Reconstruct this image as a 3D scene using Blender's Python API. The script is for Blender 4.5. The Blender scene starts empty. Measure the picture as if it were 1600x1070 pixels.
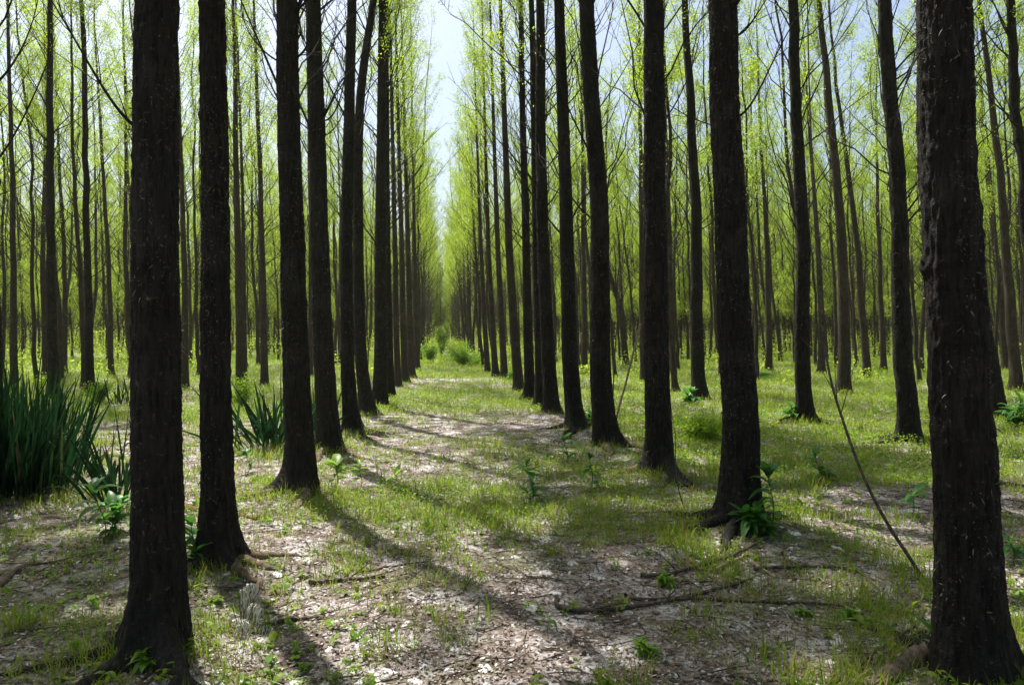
import bpy, math
import numpy as np
from mathutils import Matrix, Vector
R_ = math.radians
rng = np.random.default_rng(11)
scene = bpy.context.scene
COL = scene.collection

# ------------------------------------------------------------------ camera, sky, sun, exposure
F_PX, CAM_H = 1155.0, 1.6
YAW, PITCH = R_(5.54), R_(-0.5)
cam_d = bpy.data.cameras.new('camera'); cam = bpy.data.objects.new('camera', cam_d); COL.objects.link(cam)
cam_d.sensor_width = 36; cam_d.lens = F_PX / 1600 * 36
cam_d.clip_start = 0.05; cam_d.clip_end = 1500
cam.location = (0, 0, CAM_H); cam.rotation_euler = (R_(90) + PITCH, 0, -YAW)
scene.camera = cam
CAM_M = np.array(cam.rotation_euler.to_matrix())

SUN_EL, SUN_AZ = R_(63), R_(-30)          # azimuth measured from the lane direction, minus = to the left
world = bpy.data.worlds.new("World"); scene.world = world; world.use_nodes = True
wn = world.node_tree; bg = wn.nodes['Background']
sky = wn.nodes.new('ShaderNodeTexSky'); sky.sky_type = 'NISHITA'; sky.sun_disc = False
sky.sun_elevation = SUN_EL; sky.sun_rotation = SUN_AZ
sky.air_density = 1.0; sky.dust_density = 4.0; sky.ozone_density = 1.6
wn.links.new(sky.outputs[0], bg.inputs[0]); bg.inputs[1].default_value = 0.11
sd = bpy.data.lights.new('sun', 'SUN'); sd.energy = 5.0; sd.angle = R_(0.8); sd.color = (1.0, 0.95, 0.87)
sun = bpy.data.objects.new('sun', sd); COL.objects.link(sun)
sv = Vector((math.sin(SUN_AZ) * math.cos(SUN_EL), math.cos(SUN_AZ) * math.cos(SUN_EL), math.sin(SUN_EL)))
sun.rotation_euler = sv.to_track_quat('Z', 'Y').to_euler()
scene.view_settings.view_transform = 'Standard'; scene.view_settings.look = 'None'
scene.view_settings.exposure = 0.95; scene.view_settings.gamma = 1
scene.cycles.max_bounces = 7; scene.cycles.diffuse_bounces = 3; scene.cycles.transmission_bounces = 5

# ------------------------------------------------------------------ numeric helpers
def ray(px, py):
    d = np.array([(px - 800) / F_PX, -(py - 535) / F_PX, -1.0])
    return CAM_M @ d
def ground_pt(px, py, z=0.0):
    d = ray(px, py); t = (z - CAM_H) / d[2]
    return np.array([d[0] * t, d[1] * t, z])
def plane_pt(px, py, Y):
    d = ray(px, py); t = Y / d[1]
    return np.array([d[0] * t, Y, CAM_H + d[2] * t])
def project(x, y, z=0):
    v = CAM_M.T @ np.array([x, y, z - CAM_H])
    if v[2] > -0.2: return None
    return 800 + F_PX * v[0] / -v[2], 535 - F_PX * v[1] / -v[2]

def _hash(ix, iy, iz, s):
    h = (ix * 374761393 + iy * 668265263 + iz * 2147483647 + s * 974634541) & 0xffffffff
    h = ((h ^ (h >> 13)) * 1274126177) & 0xffffffff
    return ((h ^ (h >> 16)) & 0xffff) / 65535.0
def noise(p, s=0):
    p = np.asarray(p, float); i = np.floor(p).astype(np.int64); f = p - i; f = f * f * (3 - 2 * f)
    r = 0
    for a in (0, 1):
        for b in (0, 1):
            for c in (0, 1):
                w = (f[..., 0] if a else 1 - f[..., 0]) * (f[..., 1] if b else 1 - f[..., 1]) * (f[..., 2] if c else 1 - f[..., 2])
                r = r + w * _hash(i[..., 0] + a, i[..., 1] + b, i[..., 2] + c, s)
    return r
def noise2(x, y, sc, s=0):
    return noise(np.stack([x * sc, y * sc, np.zeros_like(x)], -1), s)

class Acc:
    """collects quads and triangles (numpy) for one mesh"""
    def __init__(s): s.v = []; s.q = []; s.m = []; s.n = 0
    def add(s, v, q, mi=0):
        if len(v) == 0: return
        s.v.append(np.asarray(v, float)); s.q.append(np.asarray(q) + s.n); s.m.append(np.full(len(q), mi)); s.n += len(v)
    def obj(s, name, mats, parent=None, smooth=True, loc=(0, 0, 0)):
        v = np.concatenate(s.v); q = np.concatenate(s.q); mi = np.concatenate(s.m)
        v = v - np.array(loc)
        me = bpy.data.meshes.new(name)
        me.vertices.add(len(v)); me.vertices.foreach_set('co', v.astype(np.float32).ravel())
        me.loops.add(q.size); me.loops.foreach_set('vertex_index', q.astype(np.int32).ravel())
        me.polygons.add(len(q)); me.polygons.foreach_set('loop_start', np.arange(0, q.size, 4, dtype=np.int32))
        me.polygons.foreach_set('loop_total', np.full(len(q), 4, dtype=np.int32))
        me.polygons.foreach_set('use_smooth', np.full(len(q), smooth))
        me.polygons.foreach_set('material_index', mi.astype(np.int32))
        me.update(calc_edges=True)
        for m in (mats if isinstance(mats, (list, tuple)) else [mats]): me.materials.append(m)
        o = bpy.data.objects.new(name, me); COL.objects.link(o)
        o.location = loc
        if parent is not None: o.parent = parent; o.location = (0, 0, 0)
        return o

def unit(v): return v / np.maximum(np.linalg.norm(v, axis=-1, keepdims=True), 1e-9)
def tubes(P, Rr, S=5):
    """P (N,K,3) centre lines, Rr (N,K) radii"""
    P = np.asarray(P, float); N, K, _ = P.shape
    T = unit(np.gradient(P, axis=1))
    ref = np.where(np.abs(unit(P[:, -1] - P[:, 0])[:, 2:3]) > 0.9, np.array([[1., 0, 0]]), np.array([[0, 0, 1.]]))
    U = unit(np.cross(T, ref[:, None, :])); V = np.cross(T, U)
    a = np.arange(S) / S * 2 * np.pi
    ring = P[:, :, None, :] + Rr[:, :, None, None] * (np.cos(a)[None, None, :, None] * U[:, :, None, :] + np.sin(a)[None, None, :, None] * V[:, :, None, :])
    v = ring.reshape(-1, 3)
    n, k, j = np.meshgrid(np.arange(N), np.arange(K - 1), np.arange(S), indexing='ij')
    b = (n * K + k) * S
    q = np.stack([b + j, b + (j + 1) % S, b + S + (j + 1) % S, b + S + j], -1).reshape(-1, 4)
    return v, q
def strips(base, dirv, L, W, droop, K=6, fold=0.15, tipw=0.05, peak=0.45, roll=None, rs=None):
    """leaf strips with a folded midrib: base (N,3), dirv (N,3), L, W (N,), droop (N,)"""
    N = len(base); t = np.linspace(0, 1, K)
    dirv = unit(dirv)
    P = base[:, None, :] + dirv[:, None, :] * (L[:, None] * t[None, :])[..., None]
    P[..., 2] -= droop[:, None] * L[:, None] * t[None, :] ** 2.2
    side = np.cross(dirv, np.array([0, 0, 1.0]))
    bad = np.linalg.norm(side, axis=1) < 0.05; side[bad] = [1, 0, 0]
    side = unit(side)
    if roll is not None:
        up = np.cross(side, dirv); side = unit(side * np.cos(roll)[:, None] + up * np.sin(roll)[:, None])
    w = np.where(t < peak, (t / peak) ** 0.6 * (1 - 0.25) + 0.25, 1 - ((t - peak) / (1 - peak)) ** 1.8 * (1 - tipw))
    hw = 0.5 * W[:, None] * w[None, :]
    nrm = np.cross(side, dirv)
    l = P - side[:, None, :] * hw[..., None] + nrm[:, None, :] * (hw * fold * 2)[..., None]
    r = P + side[:, None, :] * hw[..., None] + nrm[:, None, :] * (hw * fold * 2)[..., None]
    v = np.stack([l, P, r], 2).reshape(-1, 3)
    n, k, j = np.meshgrid(np.arange(N), np.arange(K - 1), np.arange(2), indexing='ij')
    b = (n * K + k) * 3 + j
    q = np.stack([b, b + 1, b + 4, b + 3], -1).reshape(-1, 4)
    return v, q
def rand_unit(n, rs):
    v = rs.normal(size=(n, 3)); return unit(v)
def leaf_quads(C, L, rs, flat=0.0, asp=0.6):
    """small diamond leaves centred on C"""
    n = len(C); u = rand_unit(n, rs); u[:, 2] *= (1 - flat); u = unit(u)
    w = rand_unit(n, rs); 
    if flat > 0: w = np.cross(u, np.array([0, 0, 1.0]) + 0.35 * w)
    else: w = np.cross(u, w)
    w = unit(w)
    a = (L * 0.5)[:, None]; b = (L * 0.5 * asp)[:, None]
    v = np.stack([C - u * a, C + w * b - u * a * 0.15, C + u * a, C - w * b - u * a * 0.15], 1).reshape(-1, 3)
    return v, np.arange(4 * n).reshape(-1, 4)

def tag(o, label=None, cat=None, group=None, kind=None):
    if label: o['label'] = label
    if cat: o['category'] = cat
    if group: o['group'] = group
    if kind: o['kind'] = kind
    return o
def empty(name, loc, label, cat, group=None):
    o = bpy.data.objects.new(name, None); o.empty_display_size = 0.2; COL.objects.link(o); o.location = loc
    return tag(o, label, cat, group)

# ------------------------------------------------------------------ materials
def material(name):
    m = bpy.data.materials.new(name); m.use_nodes = True; nt = m.node_tree
    p = nt.nodes['Principled BSDF']; return m, nt, p
def ramp(nt, src, stops):
    r = nt.nodes.new('ShaderNodeValToRGB'); el = r.color_ramp.elements
    while len(el) > len(stops): el.remove(el[-1])
    while len(el) < len(stops): el.new(0.5)
    for e, (p, c) in zip(el, stops): e.position = p; e.color = (*c, 1)
    nt.links.new(src, r.inputs[0]); return r.outputs[0]
def coords(nt, scale=(1, 1, 1), kind='Object'):
    tc = nt.nodes.new('ShaderNodeTexCoord'); mp = nt.nodes.new('ShaderNodeMapping')
    mp.inputs['Scale'].default_value = scale; nt.links.new(tc.outputs[kind], mp.inputs[0]); return mp.outputs[0]
def ntex(nt, vec, scale, detail=4, rough=0.6, dist=0.0):
    n = nt.nodes.new('ShaderNodeTexNoise'); n.inputs['Scale'].default_value = scale; n.inputs['Detail'].default_value = detail
    n.inputs['Roughness'].default_value = rough; n.inputs['Distortion'].default_value = dist; nt.links.new(vec, n.inputs['Vector']); return n.outputs[0]
def mixc(nt, fac, a, b, mode='MIX'):
    m = nt.nodes.new('ShaderNodeMix'); m.data_type = 'RGBA'; m.blend_type = mode
    for s, v in ((m.inputs[0], fac), (m.inputs[6], a), (m.inputs[7], b)):
        if isinstance(v, (int, float)): s.default_value = v
        elif isinstance(v, tuple): s.default_value = (*v, 1)
        else: nt.links.new(v, s)
    return m.outputs[2]

def bark_mat(name, dark, light, warm):
    m, nt, p = material(name)
    c1 = coords(nt, (1, 1, 0.13)); c2 = coords(nt, (1, 1, 1)); c3 = coords(nt, (0.25, 0.25, 1.6))
    fur = ntex(nt, c1, 42, 6, 0.65, 0.6); big = ntex(nt, c2, 2.2, 4); ring = ntex(nt, c3, 13, 3, 0.6)
    col = ramp(nt, fur, [(0.36, dark), (0.50, tuple((a + b) / 2 for a, b in zip(dark, light))), (0.66, light)])
    col = mixc(nt, ramp(nt, big, [(0.45, (0, 0, 0)), (0.7, (0.6, 0.6, 0.6))]), col, warm, 'MIX')
    col = mixc(nt, ramp(nt, ring, [(0.58, (0, 0, 0)), (0.66, (0.4, 0.4, 0.4))]), col, dark)
    moss = ntex(nt, c2, 1.7, 3, 0.6); col = mixc(nt, ramp(nt, moss, [(0.52, (0, 0, 0)), (0.66, (0.7, 0.7, 0.7))]), col, (0.035, 0.040, 0.022), 'MIX') if False else mixc(nt, mixc(nt, 1.0, ramp(nt, moss, [(0.50, (0, 0, 0)), (0.64, (0.8, 0.8, 0.8))]), ramp(nt, fur, [(0.42, (0.2, 0.2, 0.2)), (0.6, (1, 1, 1))]), 'MULTIPLY'), col, tuple(1.25 * q + 0.006 for q in light))
    lich = ntex(nt, c2, 26, 3, 0.7)
    col = mixc(nt, ramp(nt, lich, [(0.62, (0, 0, 0)), (0.72, (0.6, 0.6, 0.6))]), col, (0.11, 0.105, 0.08))
    nt.links.new(col, p.inputs['Base Color']); p.inputs['Roughness'].default_value = 0.9
    p.inputs['Specular IOR Level'].default_value = 0.25
    add = nt.nodes.new('ShaderNodeMath'); add.operation = 'ADD'; nt.links.new(fur, add.inputs[0]); nt.links.new(lich, add.inputs[1])
    b = nt.nodes.new('ShaderNodeBump'); b.inputs['Strength'].default_value = 1.0; b.inputs['Distance'].default_value = 0.02
    nt.links.new(add.outputs[0], b.inputs['Height']); nt.links.new(b.outputs[0], p.inputs['Normal'])
    return m
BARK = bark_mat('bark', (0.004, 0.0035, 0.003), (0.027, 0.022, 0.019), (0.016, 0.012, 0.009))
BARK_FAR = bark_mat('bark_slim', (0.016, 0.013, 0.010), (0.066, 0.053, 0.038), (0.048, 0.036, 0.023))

def leaf_mat(name, stops, tstops, mix=0.5, rough=0.5, spec=0.3):
    m, nt, p = material(name)
    g = nt.nodes.new('ShaderNodeNewGeometry')
    nt.links.new(ramp(nt, g.outputs['Random Per Island'], stops), p.inputs['Base Color'])
    p.inputs['Roughness'].default_value = rough; p.inputs['Specular IOR Level'].default_value = spec
    t = nt.nodes.new('ShaderNodeBsdfTranslucent'); nt.links.new(ramp(nt, g.outputs['Random Per Island'], tstops), t.inputs[0])
    x = nt.nodes.new('ShaderNodeMixShader'); x.inputs[0].default_value = mix
    nt.links.new(p.outputs[0], x.inputs[1]); nt.links.new(t.outputs[0], x.inputs[2])
    nt.links.new(x.outputs[0], nt.nodes['Material Output'].inputs[0])
    return m
LEAF = leaf_mat('poplar_leaf', [(0, (0.09, 0.17, 0.02)), (0.5, (0.13, 0.22, 0.03)), (1, (0.19, 0.27, 0.04))],
                [(0, (0.31, 0.50, 0.035)), (0.5, (0.44, 0.61, 0.05)), (1, (0.58, 0.67, 0.07))], 0.58)
GRASS = leaf_mat('grass_blade', [(0, (0.07, 0.14, 0.012)), (0.45, (0.15, 0.21, 0.014)), (0.75, (0.24, 0.25, 0.03)), (1, (0.36, 0.24, 0.10))],
                 [(0, (0.18, 0.36, 0.015)), (0.55, (0.32, 0.48, 0.02)), (0.85, (0.34, 0.40, 0.06)), (1, (0.38, 0.32, 0.12))], 0.45)
COVER = leaf_mat('ground_cover_leaf', [(0, (0.07, 0.17, 0.012)), (0.6, (0.14, 0.25, 0.015)), (1, (0.24, 0.30, 0.025))],
                 [(0, (0.20, 0.42, 0.015)), (0.6, (0.34, 0.54, 0.02)), (1, (0.48, 0.58, 0.03))], 0.45)
SAPL = leaf_mat('sapling_leaf', [(0, (0.035, 0.12, 0.025)), (1, (0.07, 0.19, 0.03))], [(0, (0.08, 0.30, 0.03)), (1, (0.16, 0.42, 0.04))], 0.35, 0.4)
YOUNG = leaf_mat('young_leaf', [(0, (0.10, 0.22, 0.02)), (1, (0.18, 0.30, 0.04))], [(0, (0.28, 0.50, 0.04)), (1, (0.40, 0.58, 0.06))], 0.45, 0.4)
IRIS = leaf_mat('iris_blade', [(0, (0.003, 0.014, 0.006)), (0.8, (0.008, 0.027, 0.010)), (0.93, (0.03, 0.065, 0.03)), (0.96, (0.14, 0.10, 0.05)), (1, (0.16, 0.11, 0.06))], [(0, (0.012, 0.06, 0.02)), (1, (0.03, 0.11, 0.025))], 0.2, 0.55, 0.1)
LITTER = leaf_mat('dead_leaf', [(0, (0.05, 0.032, 0.022)), (0.35, (0.14, 0.10, 0.075)), (0.7, (0.29, 0.24, 0.21)), (0.9, (0.44, 0.41, 0.40)), (1, (0.62, 0.60, 0.60))],
                  [(0, (0.10, 0.06, 0.03)), (1, (0.30, 0.22, 0.14))], 0.12, 0.8)
def simple_mat(name, a, b, sc=30, rough=0.85, bump=0.4, stretch=(1, 1, 1)):
    m, nt, p = material(name); n = ntex(nt, coords(nt, stretch), sc, 5)
    nt.links.new(ramp(nt, n, [(0.35, a), (0.65, b)]), p.inputs['Base Color']); p.inputs['Roughness'].default_value = rough
    p.inputs['Specular IOR Level'].default_value = 0.2
    bb = nt.nodes.new('ShaderNodeBump'); bb.inputs['Strength'].default_value = bump; bb.inputs['Distance'].default_value = 0.004
    nt.links.new(n, bb.inputs['Height']); nt.links.new(bb.outputs[0], p.inputs['Normal']); return m
STICK = simple_mat('dead_wood_dark', (0.04, 0.03, 0.022), (0.13, 0.10, 0.08))
PALE = simple_mat('dead_wood_pale', (0.18, 0.13, 0.09), (0.36, 0.28, 0.21))
ROT = simple_mat('rotten_wood', (0.06, 0.03, 0.02), (0.20, 0.10, 0.06))
STEM = simple_mat('green_stem', (0.05, 0.09, 0.025), (0.10, 0.14, 0.04))
FLUFF = simple_mat('seed_fluff', (0.46, 0.45, 0.43), (0.68, 0.67, 0.66), 60, 1.0, 0.8)
ROOT = simple_mat('root_bark', (0.05, 0.036, 0.026), (0.20, 0.145, 0.10), 24, 0.9, 0.9)
FIBRE = simple_mat('matted_fibre', (0.42, 0.42, 0.34), (0.72, 0.73, 0.64), 30, 1.0)
FLAKE = simple_mat('bark_flake', (0.03, 0.024, 0.019), (0.22, 0.19, 0.15), 9)

def ground_mat():
    m, nt, p = material('forest_floor')
    c = coords(nt)
    big = ntex(nt, c, 0.55, 5, 0.6); mid = ntex(nt, c, 3.5, 6, 0.65, 0.3); fine = ntex(nt, c, 34, 6, 0.75)
    v = nt.nodes.new('ShaderNodeTexVoronoi'); v.inputs['Scale'].default_value = 30; v.inputs['Randomness'].default_value = 1; nt.links.new(c, v.inputs['Vector'])
    sep = nt.nodes.new('ShaderNodeSeparateColor'); nt.links.new(v.outputs['Color'], sep.inputs[0])
    litter = ramp(nt, sep.outputs[0], [(0.0, (0.09, 0.06, 0.045)), (0.3, (0.20, 0.15, 0.12)), (0.6, (0.33, 0.27, 0.235)), (0.85, (0.46, 0.40, 0.38)), (1.0, (0.62, 0.60, 0.60))])
    soil = ramp(nt, fine, [(0.3, (0.10, 0.075, 0.06)), (0.5, (0.26, 0.215, 0.19)), (0.7, (0.42, 0.37, 0.35))])
    col = mixc(nt, 0.5, litter, soil)
    col = mixc(nt, ramp(nt, mid, [(0.38, (0.8, 0.8, 0.8)), (0.50, (0, 0, 0))]), col, (0.06, 0.045, 0.032))
    fl = ramp(nt, mid, [(0.51, (0, 0, 0)), (0.60, (0.9, 0.9, 0.9))])
    fb = ramp(nt, fine, [(0.40, (0.15, 0.15, 0.15)), (0.58, (1, 1, 1))])
    col = mixc(nt, mixc(nt, 1.0, fl, fb, 'MULTIPLY'), col, (0.64, 0.625, 0.645))
    gr = ramp(nt, big, [(0.50, (0, 0, 0)), (0.60, (0.6, 0.6, 0.6))])
    col = mixc(nt, gr, col, (0.11, 0.14, 0.04))
    nt.links.new(col, p.inputs['Base Color']); p.inputs['Roughness'].default_value = 0.95; p.inputs['Specular IOR Level'].default_value = 0.15
    b = nt.nodes.new('ShaderNodeBump'); b.inputs['Strength'].default_value = 1.0; b.inputs['Distance'].default_value = 0.02
    ad = nt.nodes.new('ShaderNodeMath'); ad.operation = 'ADD'; nt.links.new(fine, ad.inputs[0]); nt.links.new(v.outputs['Distance'], ad.inputs[1])
    nt.links.new(ad.outputs[0], b.inputs['Height']); nt.links.new(b.outputs[0], p.inputs['Normal']); return m
GROUND = ground_mat()

# ------------------------------------------------------------------ the measured trees of the photograph
# (row, base x, base y, width px at y=400, [(x, y) samples up the trunk], label, group)
LANE_L, LANE_R = 'poplars lining the left of the lane', 'poplars lining the right of the lane'
RB, LB = 'poplars in the rows right of the lane', 'poplars in the rows left of the lane'
TREES = [
 ('LA', 250, 1028, 72, [(244, 600), (239, 400), (238, 200), (239, 0)], 'massive dark trunk nearest on the left with a long rising branch', LANE_L),
 ('LA', 345, 893, 43, [(337, 600), (335, 400), (334, 200), (332, 0)], 'straight dark trunk beside the massive left one, root running out past the fibre tuft', LANE_L),
 ('LA', 472, 775, 37, [(462, 600), (455, 400), (449, 200), (446, 0)], 'very dark trunk with tan root fan, third back left of the lane', LANE_L),
 ('LA', 517, 710, 28, [(507, 600), (502, 400), (497, 200), (491, 0)], 'dark trunk with upright iris blades at its left foot, left of the lane', LANE_L),
 ('LA', 550, 682, 19, [(543, 600), (540, 400), (543, 200), (547, 0)], 'dark trunk whose foot overlaps the kinked one behind it, left of the lane', LANE_L),
 ('LA', 574, 652, 16, [(562, 560), (558, 420), (560, 200), (568, 100), (586, 0)], 'dark trunk left of the lane that kinks over rightward high up', LANE_L),
 ('LA', 594, 636, 17, [(595, 520), (594, 400), (596, 200), (597, 0)], 'straight trunk beside a pair of thin dead stems, seventh back left of the lane', LANE_L),
 ('LA', 610, 621, 10, [(607, 500), (605, 400), (604, 200), (604, 0)], 'slim trunk half hidden behind the one with the pair of dead stems', LANE_L),
 ('LA', 622, 604, 8, [(618, 500), (617, 400), (612, 200), (608, 0)], 'slim upright trunk, ninth back in the row left of the lane', LANE_L),
 ('LA', 633, 598, 8, [(629, 500), (628, 400), (622, 200), (617, 0)], 'slim upright trunk, tenth back in the row left of the lane', LANE_L),
 ('LA', 643, 591, 8, [(640, 500), (638, 400), (632, 200), (626, 0)], 'slim upright trunk, eleventh back in the row left of the lane', LANE_L),
 ('LA', 652, 579, 6, [(650, 500), (648, 400), (645, 250)], 'slim upright trunk, twelfth back in the row left of the lane', LANE_L),
 ('RA', 1516, 1078, 90, [(1500, 600), (1486, 400), (1480, 200), (1475, 0)], 'massive trunk nearest on the right with rough flaky bark and pale peeling tufts', LANE_R),
 ('RA', 1160, 830, 49, [(1157, 600), (1148, 400), (1138, 200), (1130, 0)], 'almost black leaning trunk with leafy saplings sprouting at its right foot', LANE_R),
 ('RA', 1030, 745, 34, [(1027, 600), (1024, 400), (1021, 200), (1018, 0)], 'dark trunk with wide root flare and small leaf sprigs, right of the lane', LANE_R),
 ('RA', 946, 700, 28, [(937, 600), (936, 400), (931, 280), (922, 200), (917, 100), (912, 0)], 'bent trunk with a sunlit tan root, fourth back right of the lane', LANE_R),
 ('RA', 902, 672, 21, [(891, 600), (886, 400), (881, 200), (871, 0)], 'trunk with a small bush at its right foot, fifth back right of the lane', LANE_R),
 ('RA', 862, 652, 18, [(857, 560), (849, 400), (844, 200), (844, 0)], 'leaning dark trunk, sixth back right of the lane', LANE_R),
 ('RA', 845, 636, 13, [(843, 560), (838, 400), (835, 200), (831, 0)], 'trunk tucked behind the sixth one right of the lane', LANE_R),
 ('RA', 829, 623, 12, [(826, 560), (822, 400), (816, 200), (812, 0)], 'pale flecked trunk, eighth back right of the lane', LANE_R),
 ('RA', 811, 611, 12, [(804, 520), (796, 400), (789, 200), (782, 0)], 'leaning trunk forking high up, ninth back right of the lane', LANE_R),
 ('RA', 788, 592, 8, [(784, 500), (778, 400), (771, 200), (765, 0)], 'slim trunk with a dark little shrub at its foot right of the lane', LANE_R),
 ('RA', 774, 590, 7, [(769, 500), (763, 400), (757, 200), (752, 0)], 'slim leaning trunk, eleventh back right of the lane', LANE_R),
 ('RA', 762, 584, 6, [(757, 500), (752, 400), (745, 200), (739, 0)], 'slim leaning trunk, twelfth back right of the lane', LANE_R),
 ('RB', 1424, 692, 27, [(1409, 600), (1403, 400), (1394, 200), (1379, 0)], 'leaning trunk with sunlit flecks just left of the massive right trunk', RB),
 ('RB', 1255, 662, 20, [(1248, 600), (1239, 400), (1229, 200), (1220, 0)], 'leaning grey brown trunk right of the almost black one, fern tuft at its foot', RB),
 ('RB', 1094, 626, 17, [(1091, 560), (1088, 400), (1076, 200), (1066, 0)], 'leaning slender trunk between the root flared one and the almost black one', RB),
 ('RC', 1316, 614, 16, [(1316, 520), (1313, 400), (1306, 280), (1290, 120), (1278, 0)], 'curved trunk bowing left above, pale scar at its foot, behind the bent sapling', RB),
 ('RD', 1354, 592, 10, [(1350, 500), (1343, 400), (1325, 250), (1305, 120), (1293, 0)], 'thin strongly leaning trunk just right of the curved trunk', RB),
 ('RE', 1380, 581, 7, [(1377, 500), (1374, 400), (1370, 200), (1368, 0)], 'thin straight trunk left of the sunlit flecked leaning one', RB),
 ('RC', 1560, 655, 22, [(1548, 560), (1522, 400), (1502, 200), (1490, 0)], 'trunk mostly hidden behind the massive right trunk, foot showing at its right', RB),
 ('RD', 1590, 612, 15, [(1584, 500), (1577, 400), (1562, 200), (1541, 0)], 'leaning trunk with pale twigs near the right edge of the photo', RB),
 ('RE', 1573, 579, 11, [(1566, 500), (1552, 400), (1532, 200), (1522, 0)], 'thin leaning trunk between the massive right trunk and the one with pale twigs', RB),
 ('RC', 1645, 655, 20, [(1612, 400), (1594, 200), (1581, 0)], 'trunk entering at the upper right corner of the photo', RB),
 ('RB', 914, 586, 7, [(913, 500), (911, 400), (908, 200), (905, 0)], 'slim trunk seen between the fifth and the bent trunk right of the lane', RB),
 ('RB', 1006, 597, 8, [(1004, 500), (1003, 400), (1002, 200), (1000, 0)], 'slim trunk close along the left side of the root flared trunk', RB),
 ('RB', 978, 572, 7, [(971, 480), (943, 400), (948, 200), (966, 0)], 'thin reddish trunk leaning right above, behind the bent trunk', RB),
 ('RC', 1051, 585, 8, [(1048, 500), (1044, 400), (1038, 200), (1032, 0)], 'slim trunk right of the root flared trunk', RB),
 ('RC', 1200, 580, 8, [(1199, 500), (1196, 400), (1186, 200), (1180, 0)], 'slim trunk with a reddish foot just right of the almost black trunk', RB),
 ('RD', 1283, 584, 8, [(1281, 500), (1279, 400), (1262, 200), (1250, 0)], 'slim trunk directly behind the upper bent sapling', RB),
 ('LB', -14, 722, 28, [(-10, 400), (-9, 200), (-8, 0)], 'trunk cut by the left edge of the photo above the big iris clumps', LB),
 ('LD', 22, 607, 10, [(21, 500), (21, 400), (18, 200), (15, 0)], 'slim upright trunk rising behind the big iris clumps near the left edge', LB),
 ('LC', 86, 625, 14, [(83, 500), (81, 400), (79, 200), (75, 0)], 'thickest trunk of the pair above the big iris clumps, its foot hidden in blades', LB),
 ('LD', 71, 590, 8, [(70, 500), (70, 400), (69, 200), (67, 0)], 'slimmer trunk touching the left side of the thicker one above the iris clumps', LB),
 ('LE', 101, 583, 7, [(101, 500), (99, 400), (92, 200), (86, 0)], 'slim trunk right of the pair above the iris clumps', LB),
 ('LC', 143, 619, 11, [(142, 500), (140, 400), (136, 200), (135, 0)], 'straight trunk with a bushy sprig at its foot, left of the massive left trunk', LB),
 ('LD', 132, 607, 7, [(132, 500), (130, 400), (122, 200), (116, 0)], 'slim trunk hugging the left side of the straight one with the bushy sprig', LB),
 ('LD', 174, 589, 7, [(173, 500), (171, 400), (160, 200), (151, 0)], 'slim trunk leaning left with a pale twig, left of the massive left trunk', LB),
 ('LC', 206, 592, 7, [(202, 500), (198, 400), (195, 200), (191, 0)], 'slim trunk peeping out along the left side of the massive left trunk', LB),
 ('LC', 289, 607, 9, [(288, 500), (285, 400), (279, 200), (272, 0)], 'slim trunk in the gap between the massive left trunk and its neighbour', LB),
 ('LB', 375, 613, 11, [(374, 500), (372, 400), (368, 200), (364, 0)], 'straight trunk rising behind the pale green shrub', LB),
 ('LC', 384, 600, 6, [(383, 500), (381, 400), (376, 200), (372, 0)], 'thin trunk hugging the right side of the one behind the pale green shrub', LB),
 ('LB', 414, 603, 9, [(413, 500), (411, 400), (406, 200), (400, 0)], 'straight trunk rising behind the iris clump left of the lane', LB),
 ('LB', 484, 589, 7, [(485, 500), (486, 400), (484, 200), (480, 0)], 'slim trunk showing between the third and fourth trunks left of the lane', LB),
]
def smooth_curve(hs, xs, H):
    """centre line sampled every 0.25 m up to H"""
    h = np.arange(0, H + 0.01, 0.25)
    hs, xs = np.array(hs), np.array(xs)
    sl = (xs[-1] - xs[0]) / max(hs[-1] - hs[0], 1) * 0.65
    x = np.interp(h, hs, xs); top = h > hs[-1]
    x[top] = xs[-1] + sl * (h[top] - hs[-1])
    k = np.ones(5) / 5; xp = np.concatenate([[2 * x[0] - x[2], 2 * x[0] - x[1]], x, [2 * x[-1] - x[-2], 2 * x[-1] - x[-3]]])
    xsn = np.convolve(xp, k, 'valid'); xsn[0] = x[0]
    return h, xsn
hand = []
for i, (row, bx, by, w, smp, lab, grp) in enumerate(TREES):
    b = ground_pt(bx, by); Y = b[1]; H = 15.5 + 2.2 * ((i * 7) % 10) / 10
    hs, xs = [0], [b[0]]
    for (sx, sy) in sorted(smp, key=lambda q: -q[1]):
        p = plane_pt(sx, sy, Y)
        if p[2] > hs[-1] + 0.2: hs.append(p[2]); xs.append(p[0])
    h, x = smooth_curve(hs, xs, H)
    rs = np.random.default_rng(100 + i)
    yc = Y + min(0.025, 0.002 * Y) * np.cumsum(rs.normal(size=len(h)))
    yc[0] = Y
    p4 = plane_pt(smp[0][0], 400, Y); dist = np.linalg.norm(p4 - np.array([0, 0, CAM_H]))
    depth = Y * math.cos(YAW) + b[0] * math.sin(YAW)
    r4 = 0.5 * w / F_PX * depth / math.hypot(1, (smp[0][0] - 800) / F_PX) * 1.03; h4 = p4[2]
    r0 = r4 / max(0.4, (1 - h4 / (H + 1.5)))
    hand.append(dict(i=i, row=row, base=b, Y=Y, h=h, x=x, y=yc, r0=r0, H=H, label=lab, group=grp, depth=depth))

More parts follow.
